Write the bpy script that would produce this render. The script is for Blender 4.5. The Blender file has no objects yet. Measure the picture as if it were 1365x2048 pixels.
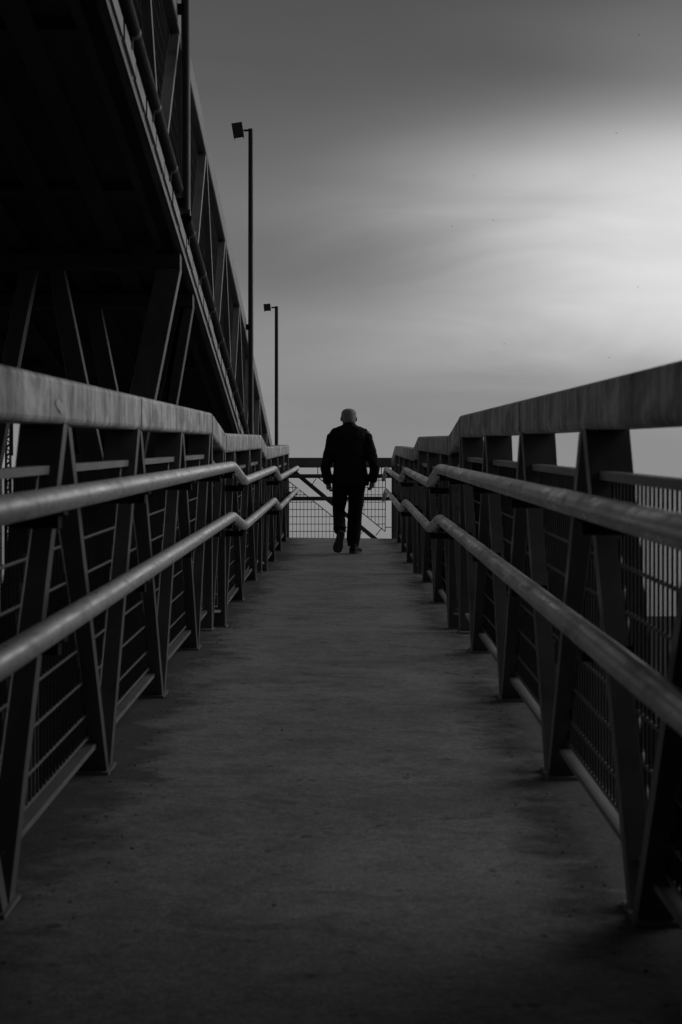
import bpy, bmesh, math, random
from mathutils import Vector, Matrix
random.seed(7)
S = bpy.context.scene
C = S.collection
EYE = 1.122                      # camera height; the near ramp passes through z = 0 below it
XL, XR = -0.8124, 0.6876         # inner faces of the two railings
K1, K2, K3, K4, K5, YEND = 10.35, 11.55, 16.40, 17.60, 24.20, 26.25
Y0 = -2.2

# ------------------------------------------------------------------ helpers
class MB:
    def __init__(self): self.v = []; self.f = []; self.sm = []; self.mi = []; self.cur = 0
    def add(self, vs, fs, smooth=False):
        b = len(self.v); self.v += [tuple(p) for p in vs]
        for f in fs: self.f.append([b + i for i in f]); self.sm.append(smooth); self.mi.append(self.cur)
    def hexa(self, p):           # 8 points: bottom loop 0-3, top loop 4-7
        self.add(p, [(3,2,1,0),(4,5,6,7),(0,1,5,4),(1,2,6,5),(2,3,7,6),(3,0,4,7)])
    def box(self, c, s, R=None):
        x, y, z = s[0]/2, s[1]/2, s[2]/2
        pts = [Vector(q) for q in ((-x,-y,-z),(x,-y,-z),(x,y,-z),(-x,y,-z),(-x,-y,z),(x,-y,z),(x,y,z),(-x,y,z))]
        if R is not None: pts = [R @ p for p in pts]
        self.hexa([p + Vector(c) for p in pts])
    def bar(self, a, b, w, h, up=(0,0,1)):
        a, b = Vector(a), Vector(b); t = (b-a).normalized(); u = Vector(up)
        s = t.cross(u).normalized(); n = s.cross(t).normalized()
        q = []
        for p in (a, b):
            q.append([p - s*w/2 - n*h/2, p + s*w/2 - n*h/2, p + s*w/2 + n*h/2, p - s*w/2 + n*h/2])
        self.hexa(q[0] + q[1])
    def tube(self, pts, r, n=12, cap=True, smooth=True):
        pts = [Vector(p) for p in pts]; m = len(pts); rings = []
        rr = r if isinstance(r, (list, tuple)) else [r]*m
        for i, p in enumerate(pts):
            t = (pts[min(i+1, m-1)] - pts[max(i-1, 0)]).normalized()
            if i == 0:
                ref = Vector((0,0,1)) if abs(t.z) < 0.9 else Vector((1,0,0))
                s = t.cross(ref).normalized()
            else:
                s = (s - t*s.dot(t)).normalized()
            k = s.cross(t)
            rings.append([p + (s*math.cos(2*math.pi*j/n) + k*math.sin(2*math.pi*j/n))*rr[i] for j in range(n)])
        vs = [q for R in rings for q in R]; fs = []
        for i in range(m-1):
            for j in range(n):
                fs.append((i*n+j, i*n+(j+1) % n, (i+1)*n+(j+1) % n, (i+1)*n+j))
        self.add(vs, fs, smooth)
        if cap:
            self.add(rings[0], [tuple(range(n))[::-1]]); self.add(rings[-1], [tuple(range(n))])
    def loft(self, secs, n=20):  # (x,y,z,rx,ry): horizontal ellipses
        m = len(secs); vs = []; fs = []
        for (x, y, z, rx, ry) in secs:
            for j in range(n):
                a = 2*math.pi*j/n; vs.append((x + rx*math.cos(a), y + ry*math.sin(a), z))
        for i in range(m-1):
            for j in range(n):
                fs.append((i*n+j, i*n+(j+1) % n, (i+1)*n+(j+1) % n, (i+1)*n+j))
        fs.append(tuple(range(n))[::-1]); fs.append(tuple((m-1)*n + j for j in range(n)))
        self.add(vs, fs, True)
    def ball(self, c, s, n=16):
        secs = []
        for i in range(1, n):
            a = math.pi*i/n; secs.append((c[0], c[1], c[2] - s[2]*math.cos(a), s[0]*math.sin(a), s[1]*math.sin(a)))
        self.loft(secs, 20)
    def build(self, name, m, parent=None, origin=None, bevel=0.0):
        o0 = Vector(origin) if origin is not None else (parent.matrix_local.translation if False else Vector((0,0,0)))
        if parent is not None and origin is None:
            o0 = world_loc(parent)
        me = bpy.data.meshes.new(name)
        me.from_pydata([tuple(Vector(p) - o0) for p in self.v], [], self.f)
        me.polygons.foreach_set('use_smooth', self.sm)
        me.polygons.foreach_set('material_index', self.mi)
        me.update()
        bm = bmesh.new(); bm.from_mesh(me); bmesh.ops.recalc_face_normals(bm, faces=bm.faces); bm.to_mesh(me); bm.free()
        o = bpy.data.objects.new(name, me); C.objects.link(o)
        for mm in (m if isinstance(m, tuple) else (m,)): me.materials.append(mm)
        if parent is not None: o.parent = parent
        elif origin is not None: o.location = o0
        if bevel:
            b = o.modifiers.new('edge', 'BEVEL'); b.width = bevel; b.segments = 2; b.limit_method = 'ANGLE'
        return o
def world_loc(o):
    v = Vector((0,0,0))
    while o is not None: v = v + Vector(o.location); o = o.parent
    return v
def tag(o, label=None, cat=None, group=None, kind=None):
    if label: o['label'] = label
    if cat: o['category'] = cat
    if group: o['group'] = group
    if kind: o['kind'] = kind
    return o
def empty(name, loc, label, cat, group=None):
    o = bpy.data.objects.new(name, None); o.empty_display_size = 0.3; C.objects.link(o); o.location = loc
    return tag(o, label, cat, group)
def copy_tree(o, parent=None):
    c = o.copy(); C.objects.link(c)
    if parent is not None: c.parent = parent
    for ch in list(o.children): copy_tree(ch, c)
    return c

# ------------------------------------------------------------------ materials
def base_mat(name):
    m = bpy.data.materials.new(name); m.use_nodes = True
    nt = m.node_tree; b = nt.nodes['Principled BSDF']; return m, nt, b
def N(nt, t, **kw):
    n = nt.nodes.new(t)
    for k, v in kw.items(): setattr(n, k, v)
    return n
def noise(nt, vec, scale, detail=6, rough=0.55, dist=0.0):
    n = N(nt, 'ShaderNodeTexNoise'); n.inputs['Scale'].default_value = scale
    n.inputs['Detail'].default_value = detail; n.inputs['Roughness'].default_value = rough
    n.inputs['Distortion'].default_value = dist
    nt.links.new(vec, n.inputs['Vector']); return n.outputs['Fac']
def ramp(nt, fac, stops):
    r = N(nt, 'ShaderNodeValToRGB'); e = r.color_ramp.elements
    while len(e) < len(stops): e.new(0.5)
    for i, (p, v) in enumerate(stops):
        e[i].position = p; e[i].color = (v, v, v, 1)
    nt.links.new(fac, r.inputs['Fac']); return r.outputs['Color']
def mathn(nt, op, a, b=None, clamp=False):
    n = N(nt, 'ShaderNodeMath', operation=op); n.use_clamp = clamp
    for i, q in enumerate((a, b)):
        if q is None: continue
        if isinstance(q, (int, float)): n.inputs[i].default_value = q
        else: nt.links.new(q, n.inputs[i])
    return n.outputs[0]
def coords(nt, scale=(1,1,1)):
    t = N(nt, 'ShaderNodeTexCoord'); mp = N(nt, 'ShaderNodeMapping'); mp.inputs['Scale'].default_value = scale
    nt.links.new(t.outputs['Object'], mp.inputs['Vector']); return mp.outputs['Vector']
def bump(nt, b, h, strength, dist=0.01):
    n = N(nt, 'ShaderNodeBump'); n.inputs['Strength'].default_value = strength; n.inputs['Distance'].default_value = dist
    nt.links.new(h, n.inputs['Height']); nt.links.new(n.outputs['Normal'], b.inputs['Normal'])
def steel(name, lo, hi, rough=0.5, metal=0.0, scale=6.0, streak=(1,1,1), bstr=0.15, spec=0.5):
    m, nt, b = base_mat(name)
    f1 = noise(nt, coords(nt, streak), scale, 8, 0.6, 0.4)
    f2 = noise(nt, coords(nt), scale*0.45, 4, 0.5)
    mix = mathn(nt, 'ADD', mathn(nt, 'MULTIPLY', f1, 0.62), mathn(nt, 'MULTIPLY', f2, 0.38))
    col = ramp(nt, mix, [(0.33, lo), (0.68, hi)])
    nt.links.new(col, b.inputs['Base Color'])
    b.inputs['Metallic'].default_value = metal
    b.inputs['Specular IOR Level'].default_value = spec
    rg = ramp(nt, f1, [(0.3, max(0.05, rough-0.13)), (0.7, min(1, rough+0.13))])
    nt.links.new(rg, b.inputs['Roughness'])
    bump(nt, b, noise(nt, coords(nt), 90, 3), bstr, 0.004)
    return m
M = {}
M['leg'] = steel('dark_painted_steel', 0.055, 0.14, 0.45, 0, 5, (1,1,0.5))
M['beam'] = steel('weathered_steel_beam', 0.20, 0.52, 0.5, 0.0, 3.2, (1,3.2,0.55), 0.25)
def stained(name, base, lo, hi):
    m, nt, b = base_mat(name)
    blot = noise(nt, coords(nt, (1,1.3,1.6)), 2.6, 7, 0.62, 1.2)
    drip = noise(nt, coords(nt, (1,1,0.09)), 13, 5, 0.65, 0.2)
    spot = noise(nt, coords(nt, (1,1,0.7)), 11, 6, 0.6, 0.8)
    f = mathn(nt, 'ADD', mathn(nt, 'MULTIPLY', blot, 0.42), mathn(nt, 'ADD', mathn(nt, 'MULTIPLY', drip, 0.36), mathn(nt, 'MULTIPLY', spot, 0.22)))
    col = ramp(nt, f, [(0.40, lo), (0.49, base), (0.58, hi)])
    nt.links.new(col, b.inputs['Base Color'])
    nt.links.new(ramp(nt, f, [(0.35, 0.62), (0.6, 0.42)]), b.inputs['Roughness'])
    bump(nt, b, mathn(nt, 'ADD', spot, noise(nt, coords(nt), 80, 3)), 0.2, 0.004)
    return m
M['beam'] = stained('weathered_steel_beam', 0.30, 0.10, 0.62)
M['chord'] = steel('chord_steel', 0.12, 0.26, 0.5, 0, 4, (1,3,0.6))
def worn_rail(name):
    m, nt, b = base_mat(name)
    lng = noise(nt, coords(nt, (1,0.22,1)), 9, 5, 0.6, 0.3)
    pk = noise(nt, coords(nt, (1,0.3,1)), 34, 8, 0.7, 0.4)
    f = mathn(nt, 'ADD', mathn(nt, 'MULTIPLY', lng, 0.5), mathn(nt, 'MULTIPLY', pk, 0.5))
    nt.links.new(ramp(nt, f, [(0.36, 0.30), (0.46, 0.60), (0.54, 0.74), (0.62, 0.92)]), b.inputs['Base Color'])
    nt.links.new(ramp(nt, f, [(0.40, 0.44), (0.60, 0.24)]), b.inputs['Roughness'])
    nt.links.new(ramp(nt, f, [(0.42, 0.35), (0.58, 0.6)]), b.inputs['Metallic'])
    bump(nt, b, pk, 0.12, 0.003)
    return m
M['rail'] = worn_rail('worn_handrail_steel')
M['mesh'] = steel('mesh_rod', 0.07, 0.15, 0.5, 0.0, 9)
M['wire'] = steel('mesh_wire', 0.010, 0.022, 0.7, 0, 9, spec=0.1)
M['member'] = steel('grey_truss_paint', 0.13, 0.27, 0.5, 0, 5, (1,1,0.5))
M['black'] = steel('black_bracket', 0.008, 0.02, 0.65, 0, 6, spec=0.15)
M['lamp'] = steel('lamp_paint', 0.03, 0.055, 0.5, 0, 4)
M['trestle'] = steel('shaded_trestle_steel', 0.04, 0.095, 0.55, 0, 5, (1,1,0.4))  # leg steel darkened: shadow under the flight put into the colour
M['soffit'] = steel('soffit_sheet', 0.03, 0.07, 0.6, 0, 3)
M['tray'] = steel('pale_edge_channel', 0.15, 0.34, 0.5, 0, 6, (1,2,1))
M['mark'] = steel('pale_paint', 0.5, 0.7, 0.7, 0, 12)
# lamp glass
m, nt, b = base_mat('lamp_glass'); b.inputs['Base Color'].default_value = (0.1,0.1,0.1,1); b.inputs['Roughness'].default_value = 0.15; M['glass'] = m
# concrete
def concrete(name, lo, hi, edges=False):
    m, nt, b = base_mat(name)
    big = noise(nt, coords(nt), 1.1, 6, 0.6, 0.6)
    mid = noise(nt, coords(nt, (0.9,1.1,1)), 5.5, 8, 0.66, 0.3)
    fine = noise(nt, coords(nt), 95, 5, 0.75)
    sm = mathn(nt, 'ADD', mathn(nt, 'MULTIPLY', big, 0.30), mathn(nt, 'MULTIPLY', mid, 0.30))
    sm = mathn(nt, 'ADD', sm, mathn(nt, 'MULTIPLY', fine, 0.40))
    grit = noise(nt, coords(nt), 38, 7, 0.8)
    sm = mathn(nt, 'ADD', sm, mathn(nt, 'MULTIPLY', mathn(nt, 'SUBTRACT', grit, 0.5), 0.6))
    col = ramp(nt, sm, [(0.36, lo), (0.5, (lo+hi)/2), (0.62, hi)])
    # dark scuffs with a shape of their own, small specks
    sc = ramp(nt, noise(nt, coords(nt, (0.9,1.2,1)), 4.2, 9, 0.72, 0.9), [(0.52, 1.0), (0.66, 0.66)])
    mx = N(nt, 'ShaderNodeMix', data_type='RGBA', blend_type='MULTIPLY'); mx.inputs[0].default_value = 1
    nt.links.new(col, mx.inputs[6]); nt.links.new(sc, mx.inputs[7]); col = mx.outputs[2]
    sp = ramp(nt, noise(nt, coords(nt), 17, 2, 0.4), [(0.26, 0.45), (0.31, 1.0)])
    mx = N(nt, 'ShaderNodeMix', data_type='RGBA', blend_type='MULTIPLY'); mx.inputs[0].default_value = 1
    nt.links.new(col, mx.inputs[6]); nt.links.new(sp, mx.inputs[7]); col = mx.outputs[2]
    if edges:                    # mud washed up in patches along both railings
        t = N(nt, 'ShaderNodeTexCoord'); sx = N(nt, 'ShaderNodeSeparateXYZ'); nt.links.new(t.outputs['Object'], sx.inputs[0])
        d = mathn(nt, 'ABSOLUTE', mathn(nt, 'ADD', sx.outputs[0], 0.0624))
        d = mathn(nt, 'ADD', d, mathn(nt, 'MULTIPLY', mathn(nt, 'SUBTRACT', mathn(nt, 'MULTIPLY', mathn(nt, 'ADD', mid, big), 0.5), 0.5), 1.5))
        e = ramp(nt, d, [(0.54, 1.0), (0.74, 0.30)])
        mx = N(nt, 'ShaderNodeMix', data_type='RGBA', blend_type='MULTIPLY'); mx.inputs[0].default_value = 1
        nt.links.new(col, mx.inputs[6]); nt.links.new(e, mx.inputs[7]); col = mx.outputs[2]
    nt.links.new(col, b.inputs['Base Color'])
    b.inputs['Roughness'].default_value = 0.8; b.inputs['Specular IOR Level'].default_value = 0.3
    bump(nt, b, mathn(nt, 'ADD', fine, mathn(nt, 'MULTIPLY', mid, 1.5)), 0.6, 0.008)
    return m
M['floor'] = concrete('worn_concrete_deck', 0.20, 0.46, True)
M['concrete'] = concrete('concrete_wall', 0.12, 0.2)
M['earth'] = concrete('dark_earth', 0.018, 0.035)
def cloth(name, lo, hi, rough=0.9):
    m, nt, b = base_mat(name)
    col = ramp(nt, noise(nt, coords(nt), 9, 6), [(0.35, lo), (0.7, hi)]); nt.links.new(col, b.inputs['Base Color'])
    b.inputs['Roughness'].default_value = rough; b.inputs['Specular IOR Level'].default_value = 0.15
    bump(nt, b, noise(nt, coords(nt, (1,1,0.5)), 14, 5), 0.4, 0.02)
    return m
M['jacket'] = cloth('dark_jacket_cloth', 0.014, 0.026)
M['trousers'] = cloth('dark_trouser_cloth', 0.01, 0.018)
M['shoe'] = cloth('dark_shoe_leather', 0.012, 0.025, 0.6)
M['sole'] = cloth('shoe_sole_rubber', 0.07, 0.11, 0.8)
M['skin'] = cloth('skin', 0.22, 0.30, 0.6)
M['hair'] = cloth('short_grey_hair', 0.26, 0.42, 0.8)

# ------------------------------------------------------------------ the deck profile
PROF = [(Y0, 0.1*Y0), (K1, 0.1*K1), (K2, 0.1*K1+0.004), (K3, 0.1*K1+0.004+0.103*(K3-K2)),
        (K4, 0.1*K1+0.008+0.103*(K3-K2)), (K5, 0.1*K1+0.008+0.103*(K3-K2+K5-K4)), (40, 0.1*K1+0.008+0.103*(K3-K2+K5-K4))]
FALL = 0.016/(XR-XL)              # the deck drains towards the right
ZOFF = [0.0]
def D(y): return D0(y) + ZOFF[0]
def D0(y):
    if y <= PROF[0][0]: return 0.1*y
    for (a, za), (c, zc) in zip(PROF, PROF[1:]):
        if a <= y <= c: return za + (zc-za)*(y-a)/(c-a)
    return PROF[-1][1]
ys = [Y0, 0, 2, 4, 6, 8, K1, K2, 14, K3, K4, 20, 22, K5]
mb = MB()
xa, xb = XL-0.13, XR+0.13
cf = lambda x: -FALL*(x-XL)
for a, c in zip(ys, ys[1:]):
    mb.hexa([(xa,a,D(a)-0.16),(xb,a,D(a)-0.16),(xb,c,D(c)-0.16),(xa,c,D(c)-0.16),(xa,a,D(a)+cf(xa)),(xb,a,D(a)+cf(xb)),(xb,c,D(c)+cf(xb)),(xa,c,D(c)+cf(xa))])
XW = -3.25
zt = D(K5)
mb.hexa([(XW,K5,zt-0.16),(xb,K5,zt-0.16),(xb,YEND+0.15,zt-0.16),(XW,YEND+0.15,zt-0.16),(XW,K5,zt+cf(xa)),(xb,K5,zt+cf(xb)),(xb,YEND+0.15,zt+cf(xb)),(XW,YEND+0.15,zt+cf(xa))])
walk = mb.build('walkway', M['floor']); tag(walk, 'worn concrete ramp with flat landings climbing between the railings', 'walkway', kind='structure')
gm = MB(); gz = -3.2
gm.add([(-3000,-300,gz),(3000,-300,gz),(3000,6000,gz),(-3000,6000,gz)], [(0,1,2,3)])
ground = gm.build('ground', M['earth']); tag(ground, 'dark open ground far below the ramp', 'ground', kind='structure')

# ------------------------------------------------------------------ truss railings
HB, HT = 1.18, 1.315
W_BOT, W_TOP = 0.10, 0.128
def sgn_x(xi, side, d): return xi + side*d       # d metres outward
def leg(mb, xi, side, yb, yt, y0off, y1off, hb, ht, Zf, th=0.066):
    # a leaning flat tube: thickness th along the path, depth growing upwards
    pts = []
    for (y, off, h, w) in ((yb, y0off, hb, W_BOT), (yt, y1off, ht, W_TOP)):
        a, c = y+off, y+off+th
        pts.append([(xi, a, Zf(y)+h), (xi+side*w, a, Zf(y)+h), (xi+side*w, c, Zf(y)+h), (xi, c, Zf(y)+h)])
    mb.hexa(pts[0] + pts[1])
def panel(poly, X, Zf, rod_r=0.0055, wire_r=0.004, ds=0.057, dh=0.118, wires=True, hx=0.0):
    # welded mesh panel cut to a polygon given as (y,h): frame, vertical wires, horizontal rods
    mb = MB(); P = lambda y, h: (X(y), y, Zf(y)+h)
    n = len(poly)
    for i in range(n):
        a, c = poly[i], poly[(i+1) % n]
        mb.tube([P(*a), P(*c)], 0.0062, 6)
    def spans(val, k):
        o = 1-k; xs = []
        for i in range(n):
            a, c = poly[i], poly[(i+1) % n]
            if (a[k]-val)*(c[k]-val) < 0:
                t = (val-a[k])/(c[k]-a[k]); xs.append(a[o] + t*(c[o]-a[o]))
        xs.sort(); return (xs[0], xs[-1]) if len(xs) >= 2 else None
    lo, hi = min(p[0] for p in poly), max(p[0] for p in poly)
    mb.cur = 1
    y = lo + ds*0.5
    while wires and y < hi:
        s = spans(y, 0)
        if s and s[1]-s[0] > 0.02: mb.tube([P(y, s[0]), P(y, s[1])], wire_r, 4, cap=False, smooth=False)
        y += ds
    mb.cur = 0
    lo, hi = min(p[1] for p in poly), max(p[1] for p in poly)
    h = lo + dh*0.7
    while h < hi-0.02:
        s = spans(h, 1)
        if s and s[1]-s[0] > 0.02: mb.tube([P(s[0], h), P(s[1], h)], rod_r, 6, cap=False)
        h += dh
    return mb
def round_rect_sweep(mb, stations, xi, side, w, h0, h1, Zf, r=0.018, cap=True):
    # box beam: vertical sections at the stations, rounded corners
    prof = []
    for cx, cz, a0 in ((r, h0+r, math.pi), (w-r, h0+r, 1.5*math.pi), (w-r, h1-r, 0), (r, h1-r, 0.5*math.pi)):
        for k in range(4):
            a = a0 + k*math.pi/6; prof.append((cx + r*math.cos(a), cz + r*math.sin(a)))
    n = len(prof); vs = []; fs = []
    for y in stations:
        for (px, pz) in prof: vs.append((xi + side*px, y, Zf(y)+pz))
    m = len(stations)
    for i in range(m-1):
        for j in range(n): fs.append((i*n+j, i*n+(j+1) % n, (i+1)*n+(j+1) % n, (i+1)*n+j))
    fs.append(tuple(range(n))); fs.append(tuple((m-1)*n+j for j in range(n)))
    mb.add(vs, fs, False)

R1 = [(5.879 - 1.757*k) for k in range(5, -3, -1)]     # bottom nodes of ramp 1: ... 5.88 7.64 9.39
bot1 = [b for b in R1 if b > Y0+0.3]
top1 = [b + 0.8785 for b in bot1]
p2 = (K3-K2)/2.5; p3 = (K5-K4)/3.5
bot2 = [K2 + p2*k for k in range(3)]; top2 = [K2 + p2*(k+0.5) for k in range(3)]
bot3 = [K4 + p3*k for k in range(4)]; top3 = [K4 + p3*(k+0.5) for k in range(4)]

def smooth_path(pts, r=0.13, n=6):
    out = [Vector(pts[0])]
    for a, p, c in zip(pts, pts[1:], pts[2:]):
        a, p, c = Vector(a), Vector(p), Vector(c)
        q0 = p + (a-p).normalized()*r; q1 = p + (c-p).normalized()*r
        for k in range(n+1):
            t = k/n; out.append(q0*(1-t)**2 + p*2*t*(1-t) + q1*t*t)
    out.append(Vector(pts[-1])); return out

def make_railing(xi, side, yend, label, wrap):
    root = empty('truss_railing', (xi, Y0, D(Y0)), label, 'railing', 'truss railings along the ramp')
    mb = MB(); st = [Y0, K1, K2, K3, K4, K5] + ([yend] if yend > K5+0.01 else [])
    round_rect_sweep(mb, st, xi, side, 0.13, HB, HT, D)
    mb.build('top_beam', M['beam'], root)
    # chord hidden below the deck edge
    mb = MB(); xo = xi + side*0.135
    for a, c in zip(st, st[1:]):
        mb.hexa([(xo,a,D(a)-0.26),(xo+side*0.06,a,D(a)-0.26),(xo+side*0.06,c,D(c)-0.26),(xo,c,D(c)-0.26),
                 (xo,a,D(a)-0.02),(xo+side*0.06,a,D(a)-0.02),(xo+side*0.06,c,D(c)-0.02),(xo,c,D(c)-0.02)])
    mb.build('bottom_chord', M['leg'], root)
    th = 0.066; g = 0.002
    XM = lambda y: xi + side*0.055
    e = 0.002
    def one_leg(yb, yt, o0, o1):
        q = MB(); leg(q, xi + side*0.004, side, yb, yt, o0, o1, e, HB-0.002, D, th); q.build('leg', M['leg'], root)
    def bar_at(y0, y1, h, hh, w, name, off=0.03):
        q = MB(); x0 = xi + side*off; x1 = x0 + side*w
        q.hexa([(x0,y0,D(y0)+h),(x1,y0,D(y0)+h),(x1,y1,D(y1)+h),(x0,y1,D(y1)+h),(x0,y0,D(y0)+h+hh),(x1,y0,D(y0)+h+hh),(x1,y1,D(y1)+h+hh),(x0,y1,D(y1)+h+hh)])
        return q.build(name, M['chord'], root)
    def ramp_bays(bots, tops, first_post, last_top):
        for i, b in enumerate(bots):
            if b - 0.8785 > Y0 and not (first_post and i == 0):
                pt = tops[i-1] if i > 0 else b - (tops[i]-b)
                one_leg(b, pt, -th-g, g)                   # leans towards the viewer
            one_leg(b, tops[i], g, -th-g)                  # leans away
        for i, b in enumerate(bots):
            tprev = tops[i-1] if i > 0 else b - (tops[i]-b)
            t = tops[i]
            # inverted triangle (open at the top) over this bottom node
            if not (first_post and i == 0):
                y0, y1 = tprev, t
                hh = 1.05; k = hh/HB
                L = b + (y0-b)*k + 0.085; Rr = b + (y1-b)*k - 0.085
                if L > Y0:
                    bar_at(L-0.06, Rr+0.06, hh-0.012, 0.024, 0.045, 'top_bar')
                    lo = 0.14
                    panel([(L+0.03, hh-0.006), (Rr-0.03, hh-0.006), (b, lo)], XM, D).build('mesh_panel', (M['mesh'], M['wire']), root)
            # upright triangle between this bottom node and the next
            if i+1 < len(bots):
                b2 = bots[i+1]
                bar_at(b+0.075, b2-0.075, 0.10, 0.018, 0.06, 'kick_angle')
                panel([(b+0.12, 0.14), (b2-0.12, 0.14), (t, 1.0)], XM, D).build('mesh_panel', (M['mesh'], M['wire']), root)
    ramp_bays(bot1, top1, False, True)
    ramp_bays(bot2, top2, True, True)
    ramp_bays(bot3, top3, True, True)
    # half bays at the upper end of each ramp
    for bots, tops, K in ((bot1, top1, K1), (bot2, top2, K3), (bot3, top3, K5)):
        b, t = bots[-1], tops[-1]
        bar_at(b+0.075, K-0.04, 0.10, 0.018, 0.06, 'kick_angle')
        panel([(b+0.12, 0.14), (t-0.04, 0.14), (t-0.04, 1.0)], XM, D).build('mesh_panel', (M['mesh'], M['wire']), root)
    for bots, tops, K in ((bot2, top2, K2), (bot3, top3, K4)):
        t = tops[0]
        panel([(K+0.09, 0.2), (t-0.14, 1.02), (K+0.09, 1.02)], XM, D).build('mesh_panel', (M['mesh'], M['wire']), root)
    # upright posts where the beam bends
    posts = [K1, K2, K3, K4, K5] + ([yend-0.1] if wrap else [])
    for y in posts:
        q = MB(); o = 0.006 if y in (K1, K3, K5) else -0.076
        leg(q, xi + side*0.004, side, y, y, o, o, e, HB-0.002, D, 0.07); q.build('leg', M['leg'], root)
    for a, c in ((K1, K2), (K3, K4)):
        bar_at(a+0.08, c-0.08, 0.10, 0.018, 0.06, 'kick_angle'); bar_at(a+0.08, c-0.08, 1.04, 0.024, 0.045, 'top_bar')
        panel([(a+0.13, 0.14), (c-0.13, 0.14), (c-0.13, 1.0), (a+0.13, 1.0)], XM, D).build('mesh_panel', (M['mesh'], M['wire']), root)
        q = MB(); leg(q, xi + side*0.007, side, a+0.09, c-0.16, 0, 0, e, HB-0.002, D, 0.05); q.build('leg', M['leg'], root)
    for yj in [-0.3, 3.24, 6.76] + [K1, K2, K3, K4]:
        q = MB()
        q.hexa([(xi-side*dx_, yj+dy_, D(yj)+hz_) for hz_ in (HB+0.012, HT-0.012) for dx_, dy_ in ((-0.02,-0.006),(0.0025,-0.004),(0.0025,0.004),(-0.02,0.006))])
        q.build('weld_seam', M['leg'], root)
    for yb in bot1 + bot2 + bot3 + [K1, K3]:
        q = MB(); z0, z1 = D(yb-0.1), D(yb+0.1)
        x0, x1 = xi - side*0.006, xi + side*0.115
        q.hexa([(x0,yb-0.1,z0-0.004),(x1,yb-0.1,z0-0.004),(x1,yb+0.1,z1-0.004),(x0,yb+0.1,z1-0.004),(x0,yb-0.1,z0+0.010),(x1,yb-0.1,z0+0.010),(x1,yb+0.1,z1+0.010),(x0,yb+0.1,z1+0.010)])
        q.build('base_plate', M['chord'], root)
    # handrails
    xr = xi - side*0.12
    for h in (0.99, 0.685):
        pts = [(xr, Y0, D(Y0)+h), (xr, K1, D(K1)+h), (xr, K2, D(K2)+h), (xr, K3, D(K3)+h), (xr, K4, D(K4)+h), (xr, K5, D(K5)+h)]
        if wrap: pts += [(xr, YEND-0.14, D(YEND)+h)]
        else: pts += [(xr-0.02, K5+0.14, D(K5)+h)]
        path = smooth_path(pts, 0.12)
        fine = []
        for a, c in zip(path, path[1:]):
            k = max(1, int((c-a).length/0.5))
            for j in range(k): fine.append(a.lerp(c, j/k))
        fine.append(path[-1])
        q = MB(); q.tube(fine, 0.031, 18)
        hr = q.build('handrail', M['rail'], root)
        for y in bot1 + [K1+0.03, K2-0.03] + bot2[1:] + [K3+0.03, K4-0.03] + bot3[1:] + [K5+0.03]:
            if y < Y0+0.1: continue
            q = MB(); xc0 = xr + side*0.0; xc1 = xi + side*0.002
            q.box(((xc0+xc1)/2, y, D(y)+h-0.052), (abs(xc1-xc0), 0.05, 0.038))
            q.box((xr, y, D(y)+h-0.0325), (0.03, 0.06, 0.012))
            q.build('rail_bracket', M['black'], hr)
    return root
left = make_railing(XL, -1, K5+0.12, 'long truss railing left of the ramp, its pale stained beam facing the light', False)
ZOFF[0] = cf(XR)
right = make_railing(XR, 1, YEND-0.08, 'long truss railing right of the ramp, its darker beam against open sky', True)
ZOFF[0] = 0.0
# worn pale paint smudge on the left beam
q = MB(); yc, zc = 4.85, EYE+0.594
pts = []
for k in range(28):
    t = 2*math.pi*k/28
    hx = 16*math.sin(t)**3/16; hz = (13*math.cos(t)-5*math.cos(2*t)-2*math.cos(3*t)-math.cos(4*t))/16
    pts.append((XL+0.003, yc + hx*0.095, zc + 0.1*hx*0.095 + hz*0.024))
q.add(pts, [tuple(range(28))]); q.build('paint_mark', M['mark'], left)['label'] = 'faint pale heart-shaped paint mark'

# ------------------------------------------------------------------ railing across the upper landing
er = empty('end_railing', (0, YEND, zt), 'steel railing with one diagonal brace closing the far end of the upper landing', 'railing')
q = MB()
prof_x0, prof_x1 = XW, XR+0.12
q.box(((prof_x0+prof_x1)/2, YEND, zt+1.245), (prof_x1-prof_x0, 0.12, 0.145)); q.build('top_beam', M['chord'], er, bevel=0.012)
for hh in (1.03, 0.685):
    q = MB(); q.tube([(XW, YEND-0.1, zt+hh), (XR+0.05, YEND-0.1, zt+hh)], 0.031, 14); q.build('handrail', M['leg'], er)
def xz(px, py): return ((px-693)/3410*YEND, EYE + (1230-py)/3410*YEND)
a = xz(583, 941); c = xz(757, 1082)
dx = c[0]-a[0]; dz = c[1]-a[1]
tx = a[0] + dx*((zt+1.17)-a[1])/dz; bx_ = a[0] + dx*((zt+0.004)-a[1])/dz
def diag(x0, z0, x1, z1):
    q = MB(); q.bar((x0, YEND, z0), (x1, YEND, z1), 0.085, 0.062, (0,1,0)); 
    return q
q = MB(); q.bar((tx+0.03, YEND+0.0, zt+1.165), (bx_-0.03, YEND+0.0, zt+0.02), 0.06, 0.09, (0,1,0)); q.build('brace', M['leg'], er)
q = MB(); q.bar((tx-0.05, YEND+0.0, zt+1.165), (tx-(bx_-tx), YEND+0.0, zt+0.02), 0.06, 0.09, (0,1,0)); q.build('brace', M['leg'], er)
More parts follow.
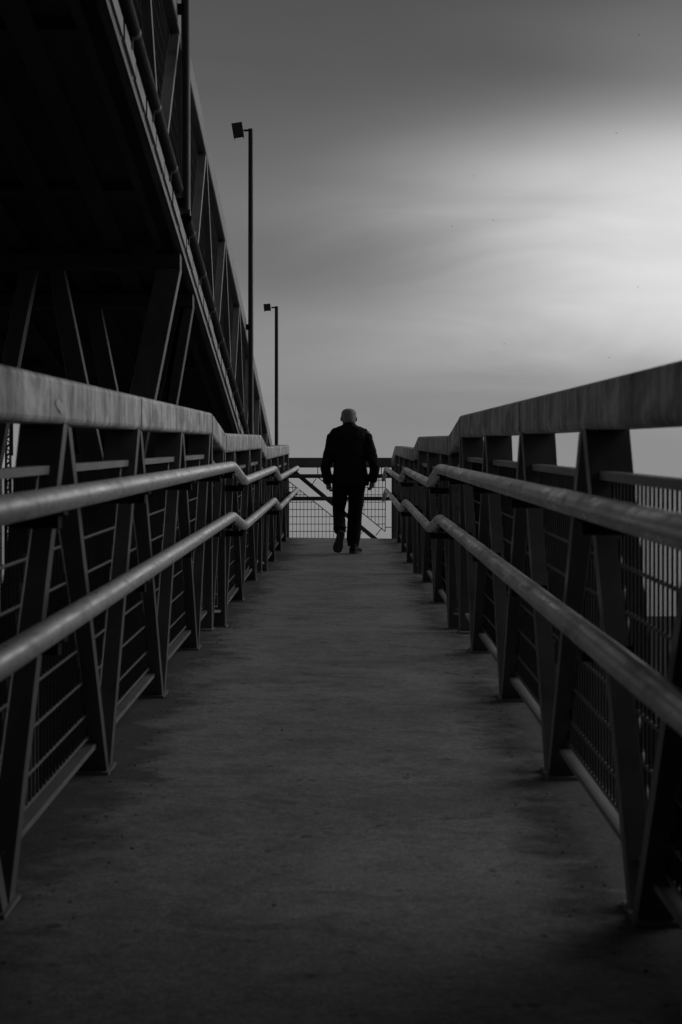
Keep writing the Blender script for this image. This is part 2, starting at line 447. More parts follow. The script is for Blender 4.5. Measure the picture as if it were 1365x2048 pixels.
def flat_panel(polypx, x_start, name='mesh_panel'):
    # polygon in metres (x, z), in the plane of the end railing
    mb = MB(); n = len(polypx); P = lambda x, z: (x, YEND+0.004, z)
    for i in range(n): mb.tube([P(*polypx[i]), P(*polypx[(i+1) % n])], 0.0075, 6)
    def spans(val, k):
        o = 1-k; xs = []
        for i in range(n):
            a, c = polypx[i], polypx[(i+1) % n]
            if (a[k]-val)*(c[k]-val) < 0: xs.append(a[o] + (val-a[k])/(c[k]-a[k])*(c[o]-a[o]))
        xs.sort(); return (xs[0], xs[-1]) if len(xs) >= 2 else None
    x = x_start
    while x < max(p[0] for p in polypx):
        s = spans(x, 0)
        if s: mb.tube([P(x, s[0]), P(x, s[1])], 0.0042, 4, cap=False, smooth=False)
        x += 0.057
    z = zt + 0.075
    while z < max(p[1] for p in polypx):
        s = spans(z, 1)
        if s: mb.tube([P(s[0], z), P(s[1], z)], 0.005, 4, cap=False, smooth=False)
        z += 0.1125
    return mb
lowtri = [xz(500, 898), xz(722, 1078), (xz(722,1078)[0], zt+0.06), (xz(500,898)[0], zt+0.06)]
apex = xz(545, 936)
lt = [(xz(545,936)[0], apex[1]), xz(716, 1073), (xz(716,1073)[0]-0.01, zt+0.03), (xz(545,936)[0], zt+0.03)]
mbp = flat_panel(lt, xz(545,936)[0]+0.03)
mbp.tube([(xz(727,1062)[0], YEND+0.004, xz(727,1062)[1]), (xz(719,1072)[0], YEND+0.004, xz(719,1072)[1])], 0.006, 6)
mbp.build('mesh_panel', M['mesh'], er)
ut = [xz(634, 953), xz(771.4, 953), xz(770.8, 1063)]
mbp = flat_panel(ut, xz(637,953)[0]+0.02)
for (p, r_) in (((636,953),(636,929)), ((763.5,953),(763.5,929)), ((771,1054.5),(792,1054.5)), ((632.5,957),(625,969)), ((763,1057.5),(752,1071))):
    A, B = xz(*p), xz(*r_); mbp.tube([(A[0], YEND+0.004, A[1]), (B[0], YEND+0.004, B[1])], 0.007, 6)
mbp.build('mesh_panel', M['mesh'], er)
for x in (XR+0.06, XW+0.05):
    q = MB(); q.box((x, YEND, zt+0.587), (0.09, 0.1, 1.168)); q.build('post', M['leg'], er)

# ------------------------------------------------------------------ upper flight, rising towards the viewer on the left
BX, BS, SH = -1.0, -0.0927, -0.0025
WID = 1.90
UB, UT = 3.231, 4.744             # soffit edge and top chord above the eye at Y = 0
UY0, UY1 = 6.75, 24.6
def UX(y, off=0.0): return BX + off + SH*y
def UZ(y): return EYE + UB + BS*y  # soffit edge
H_TOP = UT - UB
uf = empty('upper_flight', (BX - WID/2, UY1, UZ(UY1)), 'dark overhead truss flight sloping down from the top left corner towards the far landing', 'footbridge')
def uhexa(mb, y0, y1, xo0, xo1, h0, h1):
    mb.hexa([(UX(y0,xo0),y0,UZ(y0)+h0),(UX(y0,xo1),y0,UZ(y0)+h0),(UX(y1,xo1),y1,UZ(y1)+h0),(UX(y1,xo0),y1,UZ(y1)+h0),
             (UX(y0,xo0),y0,UZ(y0)+h1),(UX(y0,xo1),y0,UZ(y0)+h1),(UX(y1,xo1),y1,UZ(y1)+h1),(UX(y1,xo0),y1,UZ(y1)+h1)])
pitch = 2.06
ubots = [9.55 + pitch*k for k in range(-8, 8) if UY0 < 9.55 + pitch*k < UY1-0.3]
utops = [b + pitch/2 for b in ubots]
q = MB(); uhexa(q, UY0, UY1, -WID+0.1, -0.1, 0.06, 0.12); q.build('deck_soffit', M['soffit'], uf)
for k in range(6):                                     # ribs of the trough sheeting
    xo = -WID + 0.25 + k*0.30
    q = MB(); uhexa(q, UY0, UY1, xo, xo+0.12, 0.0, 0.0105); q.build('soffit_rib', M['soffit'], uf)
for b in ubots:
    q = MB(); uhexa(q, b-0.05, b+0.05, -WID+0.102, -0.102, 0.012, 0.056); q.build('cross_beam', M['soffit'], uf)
for side, xo in ((1, 0.0), (-1, -WID)):
    tr = bpy.data.objects.new('truss_side', None); C.objects.link(tr); tr.parent = uf
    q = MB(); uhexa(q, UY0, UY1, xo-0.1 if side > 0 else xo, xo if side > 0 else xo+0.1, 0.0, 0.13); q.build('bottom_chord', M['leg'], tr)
    q = MB(); uhexa(q, UY0, UY1+0.15, xo-0.13 if side > 0 else xo, xo if side > 0 else xo+0.13, H_TOP-0.17, H_TOP); q.build('top_chord', M['chord'], tr, bevel=0.012)
    th = 0.06
    for b, t in zip(ubots, utops):
        for (yb, yt, ob, ot) in ((b, t, 0.002, -th-0.002), (b, t-pitch, -th-0.002, 0.002)):
            q = MB(); p = []
            if yt < UY0+0.2 or yt > UY1+0.2: continue
            for (y, o, h, w) in ((yb, ob, 0.132, 0.085), (yt, ot, H_TOP-0.172, 0.105)):
                i0, i1 = (xo-0.004, xo-w) if side > 0 else (xo+w, xo+0.004)
                zz = UZ(y)+h
                p.append([(UX(y,i0),y+o,zz),(UX(y,i1),y+o,zz),(UX(y,i1),y+o+th,zz),(UX(y,i0),y+o+th,zz)])
            q.hexa(p[0]+p[1]); q.build('diagonal', M['member'], tr)
        xm = (-0.055 if side > 0 else 0.055) + xo
        XF = lambda y, xm=xm: UX(y, xm)
        hb, ht = 0.18, H_TOP-0.25
        k = (ht-0.13)/(H_TOP-0.3)
        L = b - pitch/2*k + 0.13; Rr = b + pitch/2*k - 0.13
        if L > UY0 and Rr < UY1:
            panel([(L, ht), (Rr, ht), (b, hb+0.1)], XF, UZ).build('mesh_panel', (M['wire'], M['wire']), tr)
        if b+pitch < UY1+0.3:
            panel([(b+0.13, hb), (b+pitch-0.13, hb), (t, ht-0.08)], XF, UZ).build('mesh_panel', (M['wire'], M['wire']), tr)
# pale edge channel below the near truss, in short lengths, and the conduit above it
y = UY0
q = MB(); uhexa(q, UY0, UY1, 0.002, 0.012, 0.003, 0.125); q.build('edge_strip', M['leg'], uf)
yy = [UY0 + 0.44*k for k in range(int((UY1-UY0)/0.44))]
for k, y in enumerate(yy):
    q = MB(); j = random.uniform(-0.003, 0.003)
    uhexa(q, y+0.022, y+0.418, 0.014, 0.026+j, 0.055, 0.135)
    q.build('edge_channel', M['tray'], uf)
for (a, c) in ((UY0, 10.0), (10.55, 24.2)):
    q = MB(); n = 24
    q.tube([(UX(a+(c-a)*i/n, 0.034), a+(c-a)*i/n, UZ(a+(c-a)*i/n)+0.198) for i in range(n+1)], 0.036, 12)
    cd = q.build('conduit', M['black'], uf)
    yv = a + 0.25
    while yv < c:
        r = MB(); r.tube([(UX(yv-0.02, 0.034), yv-0.02, UZ(yv-0.02)+0.198), (UX(yv+0.02, 0.034), yv+0.02, UZ(yv+0.02)+0.198)], 0.0375, 12)
        r.box((UX(yv, 0.024), yv, UZ(yv)+0.14), (0.02, 0.014, 0.05)); r.build('clamp', M['leg'], cd); yv += 0.88

# unseen landing and side walls, added overhead to shade the near deck
zL_ = UZ(UY0)
q = MB(); q.box(((-3.06+2.4)/2, UY0-2.5, zL_+0.06), (5.46, 5.0, 0.24)); q.build('shade_slab', M['soffit'], uf)
q = MB(); q.box(((-3.06+2.4)/2, UY0-5.05, zL_+0.62), (5.46, 0.06, 1.2)); q.build('added_parapet', M['chord'], uf)
for xw_ in (1.45, -1.75):
    q = MB(); q.box((xw_, UY0-4.2, (gz+zL_-0.06)/2), (0.3, 3.4, zL_-0.06-gz)); q.build('shade_wall', M['concrete'], uf)
# raking trestles that carry it
def trestle(y, label, legs):
    zt_ = UZ(y) - 0.1
    root = empty('trestle_pier', (BX-WID/2, y, gz), label, 'pier', 'raking trestles under the upper flight')
    for (xt, slope, w0, w1) in legs:
        t = 0.05; k = zt_-gz
        p0 = (xt, zt_); p1 = (xt + slope*k, gz); w1 = w0 + (w1-w0)*k
        q = MB()
        q.hexa([(p1[0]-w1/2,y-t,p1[1]),(p1[0]+w1/2,y-t,p1[1]),(p1[0]+w1/2,y+t,p1[1]),(p1[0]-w1/2,y+t,p1[1]),
                (p0[0]-w0/2,y-t,p0[1]),(p0[0]+w0/2,y-t,p0[1]),(p0[0]+w0/2,y+t,p0[1]),(p0[0]-w0/2,y+t,p0[1])])
        q.build('leg', M['leg'] if (xt > -1.2 and w0 > 0.12) else M['trestle'], root, bevel=0.006)  # all but the wide right leg take the shade-darkened steel
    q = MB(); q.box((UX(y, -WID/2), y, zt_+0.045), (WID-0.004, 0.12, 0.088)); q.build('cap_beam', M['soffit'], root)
    return root
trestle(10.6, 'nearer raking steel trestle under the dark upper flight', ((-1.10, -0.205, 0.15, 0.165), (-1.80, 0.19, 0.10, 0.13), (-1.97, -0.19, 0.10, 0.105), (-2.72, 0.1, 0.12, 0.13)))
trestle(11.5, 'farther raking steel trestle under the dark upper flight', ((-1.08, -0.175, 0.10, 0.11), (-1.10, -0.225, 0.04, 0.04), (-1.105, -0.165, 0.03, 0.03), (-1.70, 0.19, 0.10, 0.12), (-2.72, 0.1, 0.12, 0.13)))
# concrete abutment where the flight comes low
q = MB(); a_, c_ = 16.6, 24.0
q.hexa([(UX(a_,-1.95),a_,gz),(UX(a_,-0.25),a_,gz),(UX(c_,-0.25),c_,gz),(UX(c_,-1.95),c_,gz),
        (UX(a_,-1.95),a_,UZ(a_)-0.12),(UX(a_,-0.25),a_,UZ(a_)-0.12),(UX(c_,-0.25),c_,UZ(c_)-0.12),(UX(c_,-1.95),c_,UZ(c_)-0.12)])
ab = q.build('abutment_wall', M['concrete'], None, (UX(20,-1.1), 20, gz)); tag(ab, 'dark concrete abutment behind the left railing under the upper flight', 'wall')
# columns under the walked ramp
def column(y, label):
    root = empty('ramp_column', (-0.06, y, gz), label, 'pier', 'columns under the ramp')
    q = MB(); q.box((-0.06, y, (gz + D(y)-0.28)/2), (0.4, 0.4, D(y)-0.28-gz)); q.build('shaft', M['concrete'], root, bevel=0.02)
    q = MB(); q.box((-0.06, y, D(y)-0.225), (1.7, 0.3, 0.11)); q.build('cap_beam', M['concrete'], root)

# ------------------------------------------------------------------ lamp posts
def lamp_post(x, y, ztop, zbot, label, tilt, hs):
    root = empty('lamp_post', (x, y, zbot), label, 'lamp post', 'lamp posts fixed to the upper flight')
    q = MB(); q.tube([(x,y,zbot),(x,y,zbot+0.5*(ztop-zbot)),(x,y,ztop)], [0.029,0.028,0.026], 14); q.build('pole', M['lamp'], root)
    q = MB()
    pass
    for zz in (UZ(y)+0.24, UZ(y)+H_TOP-0.09):
        if zz > zbot: q = MB(); q.box((x-0.035, y, zz), (0.05, 0.06, 0.05)); q.build('fixing', M['black'], root)
    q = MB(); q.tube([(x+0.012,y,ztop-0.012),(x-0.075,y,ztop-0.016)], 0.011, 10); q.build('arm', M['lamp'], root)
    R = Matrix.Rotation(math.radians(tilt), 3, 'Y') @ Matrix.Rotation(math.radians(14), 3, 'X')
    c = Vector((x-0.135, y, ztop-0.012))
    q = MB(); q.box(c, (hs[0], 0.05, hs[1]), R)
    for k in range(5): q.box(c + R @ Vector((-hs[0]*0.36 + k*hs[0]*0.18, 0.034, 0)), (0.006, 0.02, hs[1]*0.8), R)
    hd = q.build('floodlight', M['lamp'], root)
    q = MB(); q.box(c + R @ Vector((0, -0.0275, 0)), (hs[0]*0.84, 0.004, hs[1]*0.84), R); q.build('glass', M['glass'], hd)
    q = MB()
    for s in (-1, 1): q.bar(c + R @ Vector((s*hs[0]*0.38, 0, -hs[1]*0.46)), c + R @ Vector((s*hs[0]*0.44, -0.01, -hs[1]*0.62)), 0.006, 0.006, (0,1,0))
    q.build('bracket', M['lamp'], hd)
    return root
def pole_at(px):
    # where a pole 45 mm outside the upper truss stands for this bearing
    k = (px-693)/3410; Y = (BX+0.048)/(k-SH); return Y*k, Y
(x1, y1), (x2, y2), (x3, y3) = pole_at(372), pole_at(502), pole_at(553.5)
def zpx(py, Y): return EYE + (1230-py)/3410*Y
lamp_post(x1, y1, zpx(258, y2) + 0.0927*(y2-y1), UZ(y1)+0.2, 'nearest lamp post, its thick dark pole running out of the top of the picture', 9, (0.11, 0.15))
lamp_post(x2, y2, zpx(258, y2), UZ(y2)+0.215, 'tall lamp post with a large tilted floodlight high against the sky', -9, (0.11, 0.152))
lamp_post(x3, y3, zpx(613, y3), UZ(y3)+0.215, 'farthest and shortest looking lamp post with a small square floodlight', -5, (0.10, 0.10))

# ------------------------------------------------------------------ lattice mast far off on the left
def mast(x, y, zt_, w):
    root = empty('lattice_mast', (x, y, gz), 'thin lattice mast standing far off beyond the left railing', 'mast')
    q = MB()
    for sx in (-1, 1):
        for sy in (-1, 1): q.bar((x+sx*w/2, y+sy*w/2, gz), (x+sx*w/2, y+sy*w/2, zt_), 0.05, 0.05, (0,1,0))
    q.build('frame', M['lamp'], root)
    q = MB(); z = gz; k = 0
    while z < zt_-w:
        for sy in (-1, 1):
            s = 1 if k % 2 else -1
            q.bar((x-s*w/2, y+sy*w/2, z), (x+s*w/2, y+sy*w/2, z+w), 0.03, 0.03, (0,1,0))
        z += w; k += 1
    q.build('bracing', M['lamp'], root)
    q = MB(); q.bar((x-w, y, EYE+5.05), (x+w*2.2, y, EYE+4.95), 0.08, 0.08); q.bar((x+w*0.8, y, EYE+5.8), (x+w*0.8, y, EYE+7.2), 0.1, 0.1, (0,1,0)); q.build('cross_arm', M['lamp'], root)
mast((17-693)/3410*62, 62, 9.2, 0.16)

# ------------------------------------------------------------------ the walking man
PY = 20.88
pz = D(PY) + cf(0.03)
pr = empty('person', (0.0, PY, pz), 'man in a dark jacket and dark trousers walking away up the ramp, short grey hair', 'person')
def remesh(mb, name, mat, vox, parent, smooth=4, wrinkle=0.0, wscale=0.12):
    me = bpy.data.meshes.new('tmp'); me.from_pydata([tuple(p) for p in mb.v], [], mb.f)
    bm = bmesh.new(); bm.from_mesh(me); bmesh.ops.recalc_face_normals(bm, faces=bm.faces); bm.to_mesh(me); bm.free()
    o = bpy.data.objects.new(name, me); C.objects.link(o)
    r = o.modifiers.new('r', 'REMESH'); r.mode = 'VOXEL'; r.voxel_size = vox
    if smooth:
        s = o.modifiers.new('s', 'SMOOTH'); s.iterations = smooth; s.factor = 0.5
    if wrinkle:
        tx = bpy.data.textures.new(name+'_folds', 'CLOUDS'); tx.noise_scale = wscale; tx.noise_depth = 2
        d = o.modifiers.new('d', 'DISPLACE'); d.texture = tx; d.strength = wrinkle; d.mid_level = 0.5; d.texture_coords = 'LOCAL'
    dg = bpy.context.evaluated_depsgraph_get(); dg.update()
    me2 = bpy.data.meshes.new_from_object(o.evaluated_get(dg))
    o.modifiers.clear(); o.data = me2; bpy.data.meshes.remove(me)
    me2.materials.clear(); me2.materials.append(mat)
    me2.polygons.foreach_set('use_smooth', [True]*len(me2.polygons))
    o.parent = parent; o.name = name; me2.name = name
    return o
def limb(mb, pts, radii, n=16): mb.tube(pts, radii, n)
# joints (x right, y forward, z up from the planted foot)
SHL, ELL, WRL = (-0.195,0,1.485), (-0.292,-0.035,1.05), (-0.262,0.03,0.885)
SHR, ELR, WRR = (0.205,0,1.49), (0.318,-0.06,1.045), (0.287,-0.01,0.90)
HIL, KNL, ANL = (-0.108,0,0.92), (-0.128,0.035,0.50), (-0.112,-0.27,0.27)
HIR, KNR, ANR = (0.106,0,0.92), (0.072,0.05,0.50), (0.048,0.03,0.10)
def lerp(a, b, t): return tuple(a[i] + (b[i]-a[i])*t for i in range(3))
body = MB()
# head with face, ears and neck
body.loft([(0,0.0,1.565,0.072,0.066),(0,0.006,1.60,0.074,0.070),(-0.002,0.02,1.63,0.081,0.084),(-0.004,0.028,1.66,0.087,0.096),(-0.005,0.03,1.69,0.091,0.102),
           (-0.005,0.026,1.72,0.093,0.105),(-0.005,0.022,1.75,0.090,0.101),(-0.005,0.018,1.775,0.079,0.088),(-0.005,0.015,1.791,0.056,0.062),(-0.005,0.014,1.799,0.02,0.022)], 24)
body.ball((-0.005,0.098,1.625), (0.034,0.028,0.026)); body.ball((-0.005,0.132,1.672), (0.013,0.018,0.026)); body.ball((-0.005,0.118,1.71), (0.062,0.02,0.014))
body.ball((-0.005,0.115,1.648), (0.026,0.014,0.009))
for s in (-1, 1):
    body.ball((-0.005+s*0.096, 0.006, 1.672), (0.009,0.019,0.030)); body.ball((-0.005+s*0.033,0.112,1.693), (0.013,0.011,0.01))
# torso, arms, legs inside the clothes
body.loft([(0.01,0,0.84,0.17,0.11),(0.01,0,0.98,0.165,0.105),(0,0,1.15,0.165,0.10),(0,0,1.35,0.18,0.10),(0,0,1.46,0.16,0.09),(0,0,1.53,0.10,0.07),(0,0,1.59,0.055,0.058)], 24)
for sh, el, wr in ((SHL,ELL,WRL),(SHR,ELR,WRR)):
    limb(body, [lerp(sh,(0,0,1.44),0.35), sh, lerp(sh,el,0.5), el, lerp(el,wr,0.5), wr], [0.055,0.055,0.048,0.04,0.038,0.028])
for h, k, a in ((HIL,KNL,ANL),(HIR,KNR,ANR)):
    limb(body, [h, lerp(h,k,0.5), k, lerp(k,a,0.4), a], [0.085,0.075,0.052,0.052,0.036])
# hands: palm, four curled fingers, thumb
def hand(mb, wr, s, dirv):
    w = Vector(wr); d = Vector(dirv).normalized(); side_ = Vector((0,1,0)); pal = d.cross(side_).normalized()
    if pal.x*s > 0: pal = -pal                     # palm faces the thigh
    c = w + d*0.045
    mb.tube([w, w+d*0.02, w+d*0.055, w+d*0.085], [0.027,0.031,0.034,0.03], 12)
    for i, (o, l) in enumerate(((0.030,0.95),(0.010,1.05),(-0.010,1.0),(-0.029,0.8))):
        p0 = w + d*0.075 + side_*o; p1 = p0 + d*0.030*l + pal*0.008; p2 = p1 + d*0.004 + pal*0.030*l; p3 = p2 - d*0.024*l + pal*0.008*l
        mb.tube([p0, p1, p2, p3], [0.0115,0.011,0.010,0.008], 8)
    t0 = w + d*0.03 + side_*0.03; t1 = t0 + side_*0.024 + d*0.026; t2 = t1 + d*0.028 + pal*0.012
    mb.tube([t0, t1, t2], [0.013,0.0115,0.009], 8)
hand(body, WRL, -1, (0.16, 0.05, -1)); hand(body, WRR, 1, (-0.1, 0.08, -0.9))
bo = remesh(body, 'body', M['skin'], 0.006, pr, 2)
# short hair: a close cap over the back and sides of the skull
hair = MB()
hair.loft([(-0.005,-0.012,1.622,0.074,0.066),(-0.004,-0.004,1.645,0.0835,0.082),(-0.005,0.002,1.675,0.0895,0.093),(-0.005,0.008,1.70,0.0930,0.099),(-0.005,0.012,1.72,0.0945,0.102),
           (-0.005,0.013,1.745,0.0925,0.101),(-0.005,0.013,1.770,0.0835,0.091),(-0.005,0.013,1.788,0.065,0.07),(-0.005,0.013,1.799,0.036,0.04),(-0.005,0.013,1.803,0.012,0.014)], 24)
remesh(hair, 'hair', M['hair'], 0.006, pr, 2)
# jacket
jk = MB()
jk.loft([(0.018,-0.005,0.848,0.222,0.15),(0.018,-0.005,0.90,0.226,0.152),(0.016,0,1.0,0.214,0.148),(0.010,0,1.12,0.203,0.142),(0.003,-0.005,1.25,0.205,0.14),(0,-0.008,1.38,0.224,0.136),
         (0,-0.008,1.46,0.245,0.125),(0.0,-0.006,1.51,0.240,0.112),(0,-0.003,1.548,0.214,0.095),(0,0,1.574,0.155,0.085),(0,0.0,1.590,0.100,0.080),(0,0.0,1.605,0.080,0.077),(0,-0.003,1.620,0.075,0.074)], 28)
for sh, el, wr in ((SHL,ELL,WRL),(SHR,ELR,WRR)):
    limb(jk, [lerp(sh,(0,0,1.36),0.55), lerp(sh,(0,0,1.44),0.2), lerp(sh,el,0.08), lerp(sh,el,0.35), lerp(sh,el,0.7), el, lerp(el,wr,0.4), lerp(el,wr,0.8), lerp(el,wr,1.06)],
         [0.05,0.068,0.073,0.073,0.068,0.065,0.061,0.056,0.054])
remesh(jk, 'jacket', M['jacket'], 0.009, pr, 4, 0.022, 0.075)
# trousers
tr = MB()
tr.loft([(0.012,0,0.83,0.19,0.125),(0.012,0,0.88,0.20,0.13),(0.012,0,0.97,0.19,0.125),(0.01,0,1.03,0.18,0.12)], 24)
limb(tr, [HIL, lerp(HIL,KNL,0.25), lerp(HIL,KNL,0.6), KNL, lerp(KNL,ANL,0.35), lerp(KNL,ANL,0.75), lerp(KNL,ANL,1.0)], [0.10,0.099,0.088,0.077,0.076,0.075,0.074])
limb(tr, [HIR, lerp(HIR,KNR,0.25), lerp(HIR,KNR,0.6), KNR, lerp(KNR,ANR,0.35), lerp(KNR,ANR,0.75), lerp(KNR,ANR,1.02)], [0.103,0.101,0.095,0.090,0.090,0.087,0.068])
remesh(tr, 'trousers', M['trousers'], 0.010, pr, 4, 0.016, 0.08)
# shoes
def shoe(mb, heel, toe, up):
    h, t, u = Vector(heel), Vector(toe), Vector(up).normalized(); d = t-h; s = d.normalized().cross(u).normalized()
    secs = ((0.0,0.026,0.045),(0.06,0.042,0.066),(0.25,0.046,0.085),(0.45,0.047,0.07),(0.7,0.057,0.055),(0.88,0.051,0.042),(0.97,0.032,0.03),(1.0,0.012,0.016))
    vs = []; fs = []; n = 14
    for (f, w, hh) in secs:
        for j in range(n):
            a = 2*math.pi*j/n; vs.append(h + d*f + s*(w*math.cos(a)) + u*(hh*0.5 + hh*0.5*math.sin(a)))
    m_ = len(secs)
    for i in range(m_-1):
        for j in range(n): fs.append((i*n+j, i*n+(j+1) % n, (i+1)*n+(j+1) % n, (i+1)*n+j))
    fs.append(tuple(range(n))[::-1]); fs.append(tuple((m_-1)*n+j for j in range(n)))
    mb.add(vs, fs, True)
def sole(mb, heel, toe, up):
    h, t, u = Vector(heel), Vector(toe), Vector(up).normalized(); d = t-h; s = d.normalized().cross(u).normalized()
    out = ((0.0,0.028),(0.08,0.046),(0.25,0.048),(0.45,0.047),(0.7,0.061),(0.88,0.054),(0.98,0.03))
    top = [h + d*f + s*w for f, w in out] + [h + d*f - s*w for f, w in reversed(out)]
    n = len(top); vs = [p - u*0.012 for p in top] + [p + u*0.012 for p in top]
    mb.add(vs, [tuple(range(n))[::-1], tuple(range(n, 2*n))] + [(i, (i+1) % n, n+(i+1) % n, n+i) for i in range(n)])
zL = D(PY-0.25) - D(PY)
for (hl, te, up) in (((-0.095,-0.335,0.265), (-0.152,-0.235,0.03+zL), (0.12,0.9,0.4)), ((0.032,-0.06,0.014), (0.125,0.20,0.045), (0,-0.1,1))):
    q = MB(); shoe(q, hl, te, up); q.tube([lerp(hl,te,0.2), tuple(Vector(lerp(hl,te,0.2)) + Vector(up).normalized()*0.1)], [0.04,0.042], 12)
    so = remesh(q, 'shoe', M['shoe'], 0.007, pr, 2)
    q = MB(); sole(q, hl, te, up)
    s2 = q.build('sole', M['sole'], None, (0,0,0)); s2.parent = so
pr.location = (0.036, PY, pz + 0.002); pr.scale = (0.99, 0.99, 0.986)

# ------------------------------------------------------------------ loose grit on the deck, birds far off
q = MB()
for i in range(520):
    sd = random.choice((-1, 1)); yv = random.uniform(3.0, 16) if random.random() < 0.8 else random.uniform(16, 24)
    if random.random() < 0.94: xv = (XL + abs(random.gauss(0, 0.11))) if sd < 0 else (XR - abs(random.gauss(0, 0.11)))
    else: xv = random.uniform(XL, XR)
    r = random.uniform(0.002, 0.006); z = D(yv) + cf(xv)
    vs = [(xv + r*random.uniform(.6,1.3)*math.cos(a), yv + r*random.uniform(.6,1.3)*math.sin(a), z + random.uniform(-0.001,0.002)) for a in (0, 1.26, 2.5, 3.8, 5.0)]
    vs.append((xv, yv, z + r*0.8)); q.add(vs, [(0,1,5),(1,2,5),(2,3,5),(3,4,5),(4,0,5)])
gr = q.build('grit', M['earth']); tag(gr, 'loose grit and crumbs lying along the edges of the ramp', 'grit', kind='stuff')
q = MB()
q.loft([(0,-0.11,0,0.004,0.004)]*1 + [(0,-0.11,0.001,0.004,0.004)], 6)
def bird_mesh():
    m_ = MB()
    m_.tube([(0,-0.14,0),(0,-0.06,0.0),(0,0.03,0.005),(0,0.1,0.01),(0,0.15,0.012)], [0.012,0.035,0.045,0.03,0.006], 8)
    for s in (-1, 1):
        m_.hexa([(0,-0.05,0.01),(s*0.16,-0.04,0.07),(s*0.16,0.07,0.07),(0,0.06,0.01),(0,-0.05,0.02),(s*0.16,-0.04,0.078),(s*0.16,0.07,0.078),(0,0.06,0.02)])
        m_.hexa([(s*0.16,-0.04,0.07),(s*0.33,-0.03,0.03),(s*0.33,0.0,0.03),(s*0.16,0.07,0.07),(s*0.16,-0.04,0.078),(s*0.33,-0.03,0.034),(s*0.33,0.0,0.034),(s*0.16,0.07,0.078)])
    return m_
first = None
for (px, py) in ((948,352),(904,453),(987,441),(1278,70),(1234,266),(1009,688),(1219,715),(1276,574)):
    Y = random.uniform(300, 380); loc = ((px-693)/3410*Y, Y, EYE + (1230-py)/3410*Y)
    if first is None: first = bird_mesh().build('bird', M['lamp'], None, (0,0,0)); b_ = first
    else: b_ = first.copy(); C.objects.link(b_)
    b_.location = loc; b_.rotation_euler = (random.uniform(-.3,.3), random.uniform(-.4,.4), random.uniform(0, 6))
    tag(b_, 'tiny dark bird far off in the pale cloudy sky', 'bird', 'birds far off in the sky')

# ------------------------------------------------------------------ sky and light
SUN_AZ, SUN_EL = math.radians(62), math.radians(26)      # azimuth clockwise from +Y
w = bpy.data.worlds.new('World'); S.world = w; w.use_nodes = True; nt = w.node_tree
for n in list(nt.nodes): nt.nodes.remove(n)
out = N(nt, 'ShaderNodeOutputWorld'); bg = N(nt, 'ShaderNodeBackground'); nt.links.new(bg.outputs[0], out.inputs[0])
bg.inputs['Strength'].default_value = 0.1
sky = N(nt, 'ShaderNodeTexSky', sky_type='NISHITA'); sky.sun_disc = False; sky.sun_elevation = SUN_EL; sky.sun_rotation = SUN_AZ
sky.air_density = 1.0; sky.dust_density = 4.0
bw = N(nt, 'ShaderNodeRGBToBW'); nt.links.new(sky.outputs[0], bw.inputs[0])
tc = N(nt, 'ShaderNodeTexCoord'); nrm = N(nt, 'ShaderNodeVectorMath', operation='NORMALIZE'); nt.links.new(tc.outputs['Generated'], nrm.inputs[0])
sep = N(nt, 'ShaderNodeSeparateXYZ'); nt.links.new(nrm.outputs[0], sep.inputs[0])
sx, sy, sz = sep.outputs
az = mathn(nt, 'ARCTAN2', sx, sy)                          # cloud deck described by azimuth and elevation
el = mathn(nt, 'ARCSINE', sz)
mp = N(nt, 'ShaderNodeMapping'); mp.inputs['Scale'].default_value = (2.2, 2.2, 9.0); mp.inputs['Rotation'].default_value = (0, math.radians(-9), 0)
nt.links.new(nrm.outputs[0], mp.inputs['Vector'])
cl = noise(nt, mp.outputs['Vector'], 2.6, 5, 0.5, 0.5)
cl2 = mathn(nt, 'SUBTRACT', cl, 0.5)
azw = mathn(nt, 'ADD', az, mathn(nt, 'MULTIPLY', cl2, 0.10)); elw = mathn(nt, 'ADD', el, mathn(nt, 'MULTIPLY', cl2, 0.022))
def blob(a0, e0, sa, se, amp):
    da = mathn(nt, 'DIVIDE', mathn(nt, 'SUBTRACT', azw, a0), sa); de = mathn(nt, 'DIVIDE', mathn(nt, 'SUBTRACT', elw, e0), se)
    r2 = mathn(nt, 'ADD', mathn(nt, 'MULTIPLY', da, da), mathn(nt, 'MULTIPLY', de, de))
    return mathn(nt, 'MULTIPLY', mathn(nt, 'EXPONENT', mathn(nt, 'MULTIPLY', r2, -1.0)), amp)
grad = N(nt, 'ShaderNodeValToRGB'); e = grad.color_ramp.elements
stops = [(0.0, 0.20), (0.06, 0.25), (0.15, 0.22), (0.24, 0.15), (0.30, 0.085), (0.36, 0.065), (1.0, 0.10)]
while len(e) < len(stops): e.new(0.5)
for i, (p, v) in enumerate(stops): e[i].position = p; e[i].color = (v, v, v, 1)
nt.links.new(elw, grad.inputs['Fac'])
tot = mathn(nt, 'ADD', grad.outputs['Color'], blob(0.20, 0.240, 0.135, 0.036, 0.54))
for args in ((0.23, 0.172, 0.15, 0.030, 0.62), (0.24, 0.210, 0.10, 0.045, 0.55), (0.02, 0.198, 0.13, 0.024, -0.06), (0.0, 0.245, 0.08, 0.03, -0.02), (0.21, 0.31, 0.08, 0.04, 0.06), (0.0, 0.16, 0.1, 0.02, 0.03)):
    tot = mathn(nt, 'ADD', tot, blob(*args))
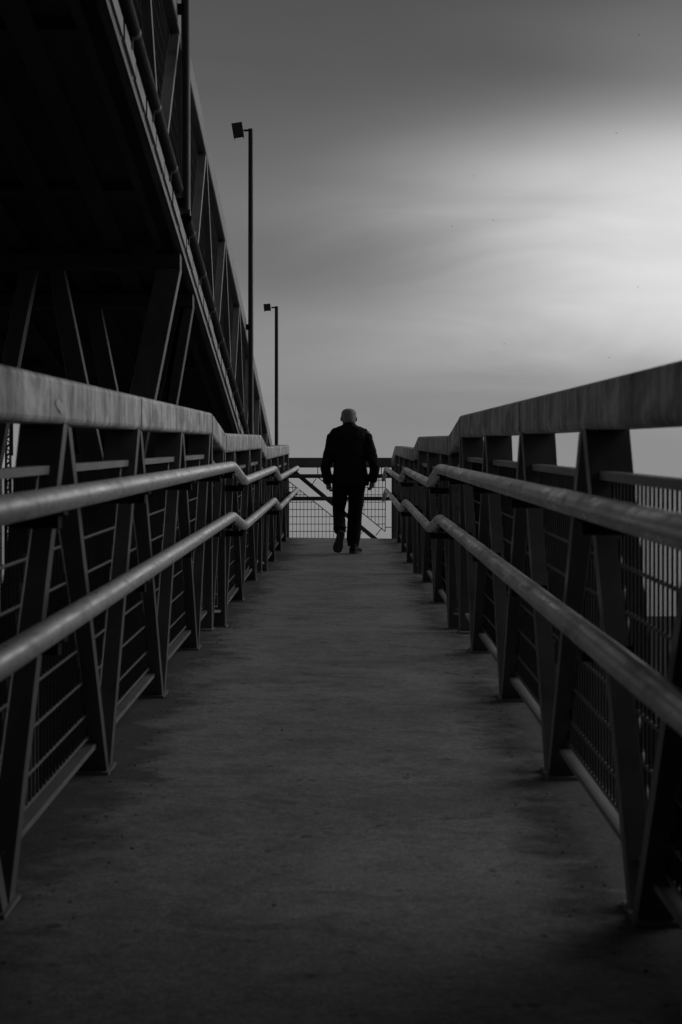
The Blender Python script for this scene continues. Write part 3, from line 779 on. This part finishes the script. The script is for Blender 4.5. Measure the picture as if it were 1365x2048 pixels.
t4 = mathn(nt, 'POWER', mathn(nt, 'DIVIDE', mathn(nt, 'MAXIMUM', tot, 0.001), 0.80), 3.0)
tot = mathn(nt, 'DIVIDE', tot, mathn(nt, 'POWER', mathn(nt, 'ADD', t4, 1.0), 0.3333))
tot = mathn(nt, 'ADD', tot, blob(1.25, 0.38, 0.48, 0.42, 1.25))
tot = mathn(nt, 'MULTIPLY', tot, mathn(nt, 'ADD', 1.0, mathn(nt, 'MULTIPLY', cl2, 0.35)))
back = ramp(nt, mathn(nt, 'ABSOLUTE', mathn(nt, 'DIVIDE', az, 3.1416)), [(0.38, 1.0), (0.6, 0.25)])
tot = mathn(nt, 'MULTIPLY', tot, back)
tot = mathn(nt, 'ADD', mathn(nt, 'MULTIPLY', tot, 10.0), mathn(nt, 'MULTIPLY', bw.outputs[0], 0.05))
tot = mathn(nt, 'MAXIMUM', tot, 0.1)
nt.links.new(tot, bg.inputs['Color'])
sd = bpy.data.lights.new('sun', 'SUN'); sd.energy = 0.5; sd.angle = math.radians(60); sd.color = (1, 1, 1)
so = bpy.data.objects.new('sun', sd); C.objects.link(so)
dirv = Vector((math.sin(SUN_AZ)*math.cos(SUN_EL), math.cos(SUN_AZ)*math.cos(SUN_EL), math.sin(SUN_EL)))
so.rotation_euler = (-dirv).to_track_quat('-Z', 'Y').to_euler(); so.location = dirv*50

# ------------------------------------------------------------------ camera
cd = bpy.data.cameras.new('camera'); co = bpy.data.objects.new('camera', cd); C.objects.link(co); S.camera = co
co.location = (0, 0, EYE); co.rotation_euler = (math.radians(90), 0, 0)
cd.sensor_fit = 'VERTICAL'; cd.sensor_height = 36; cd.sensor_width = 24; cd.lens = 3410*36/2048
cd.shift_x = -(693-682.5)/2048; cd.shift_y = (1230-1024)/2048
cd.clip_start = 0.05; cd.clip_end = 10000
cd.dof.use_dof = True; cd.dof.focus_distance = 20.0; cd.dof.aperture_fstop = 7.1
S.view_settings.view_transform = 'Standard'; S.view_settings.look = 'None'; S.view_settings.exposure = 0; S.view_settings.gamma = 1
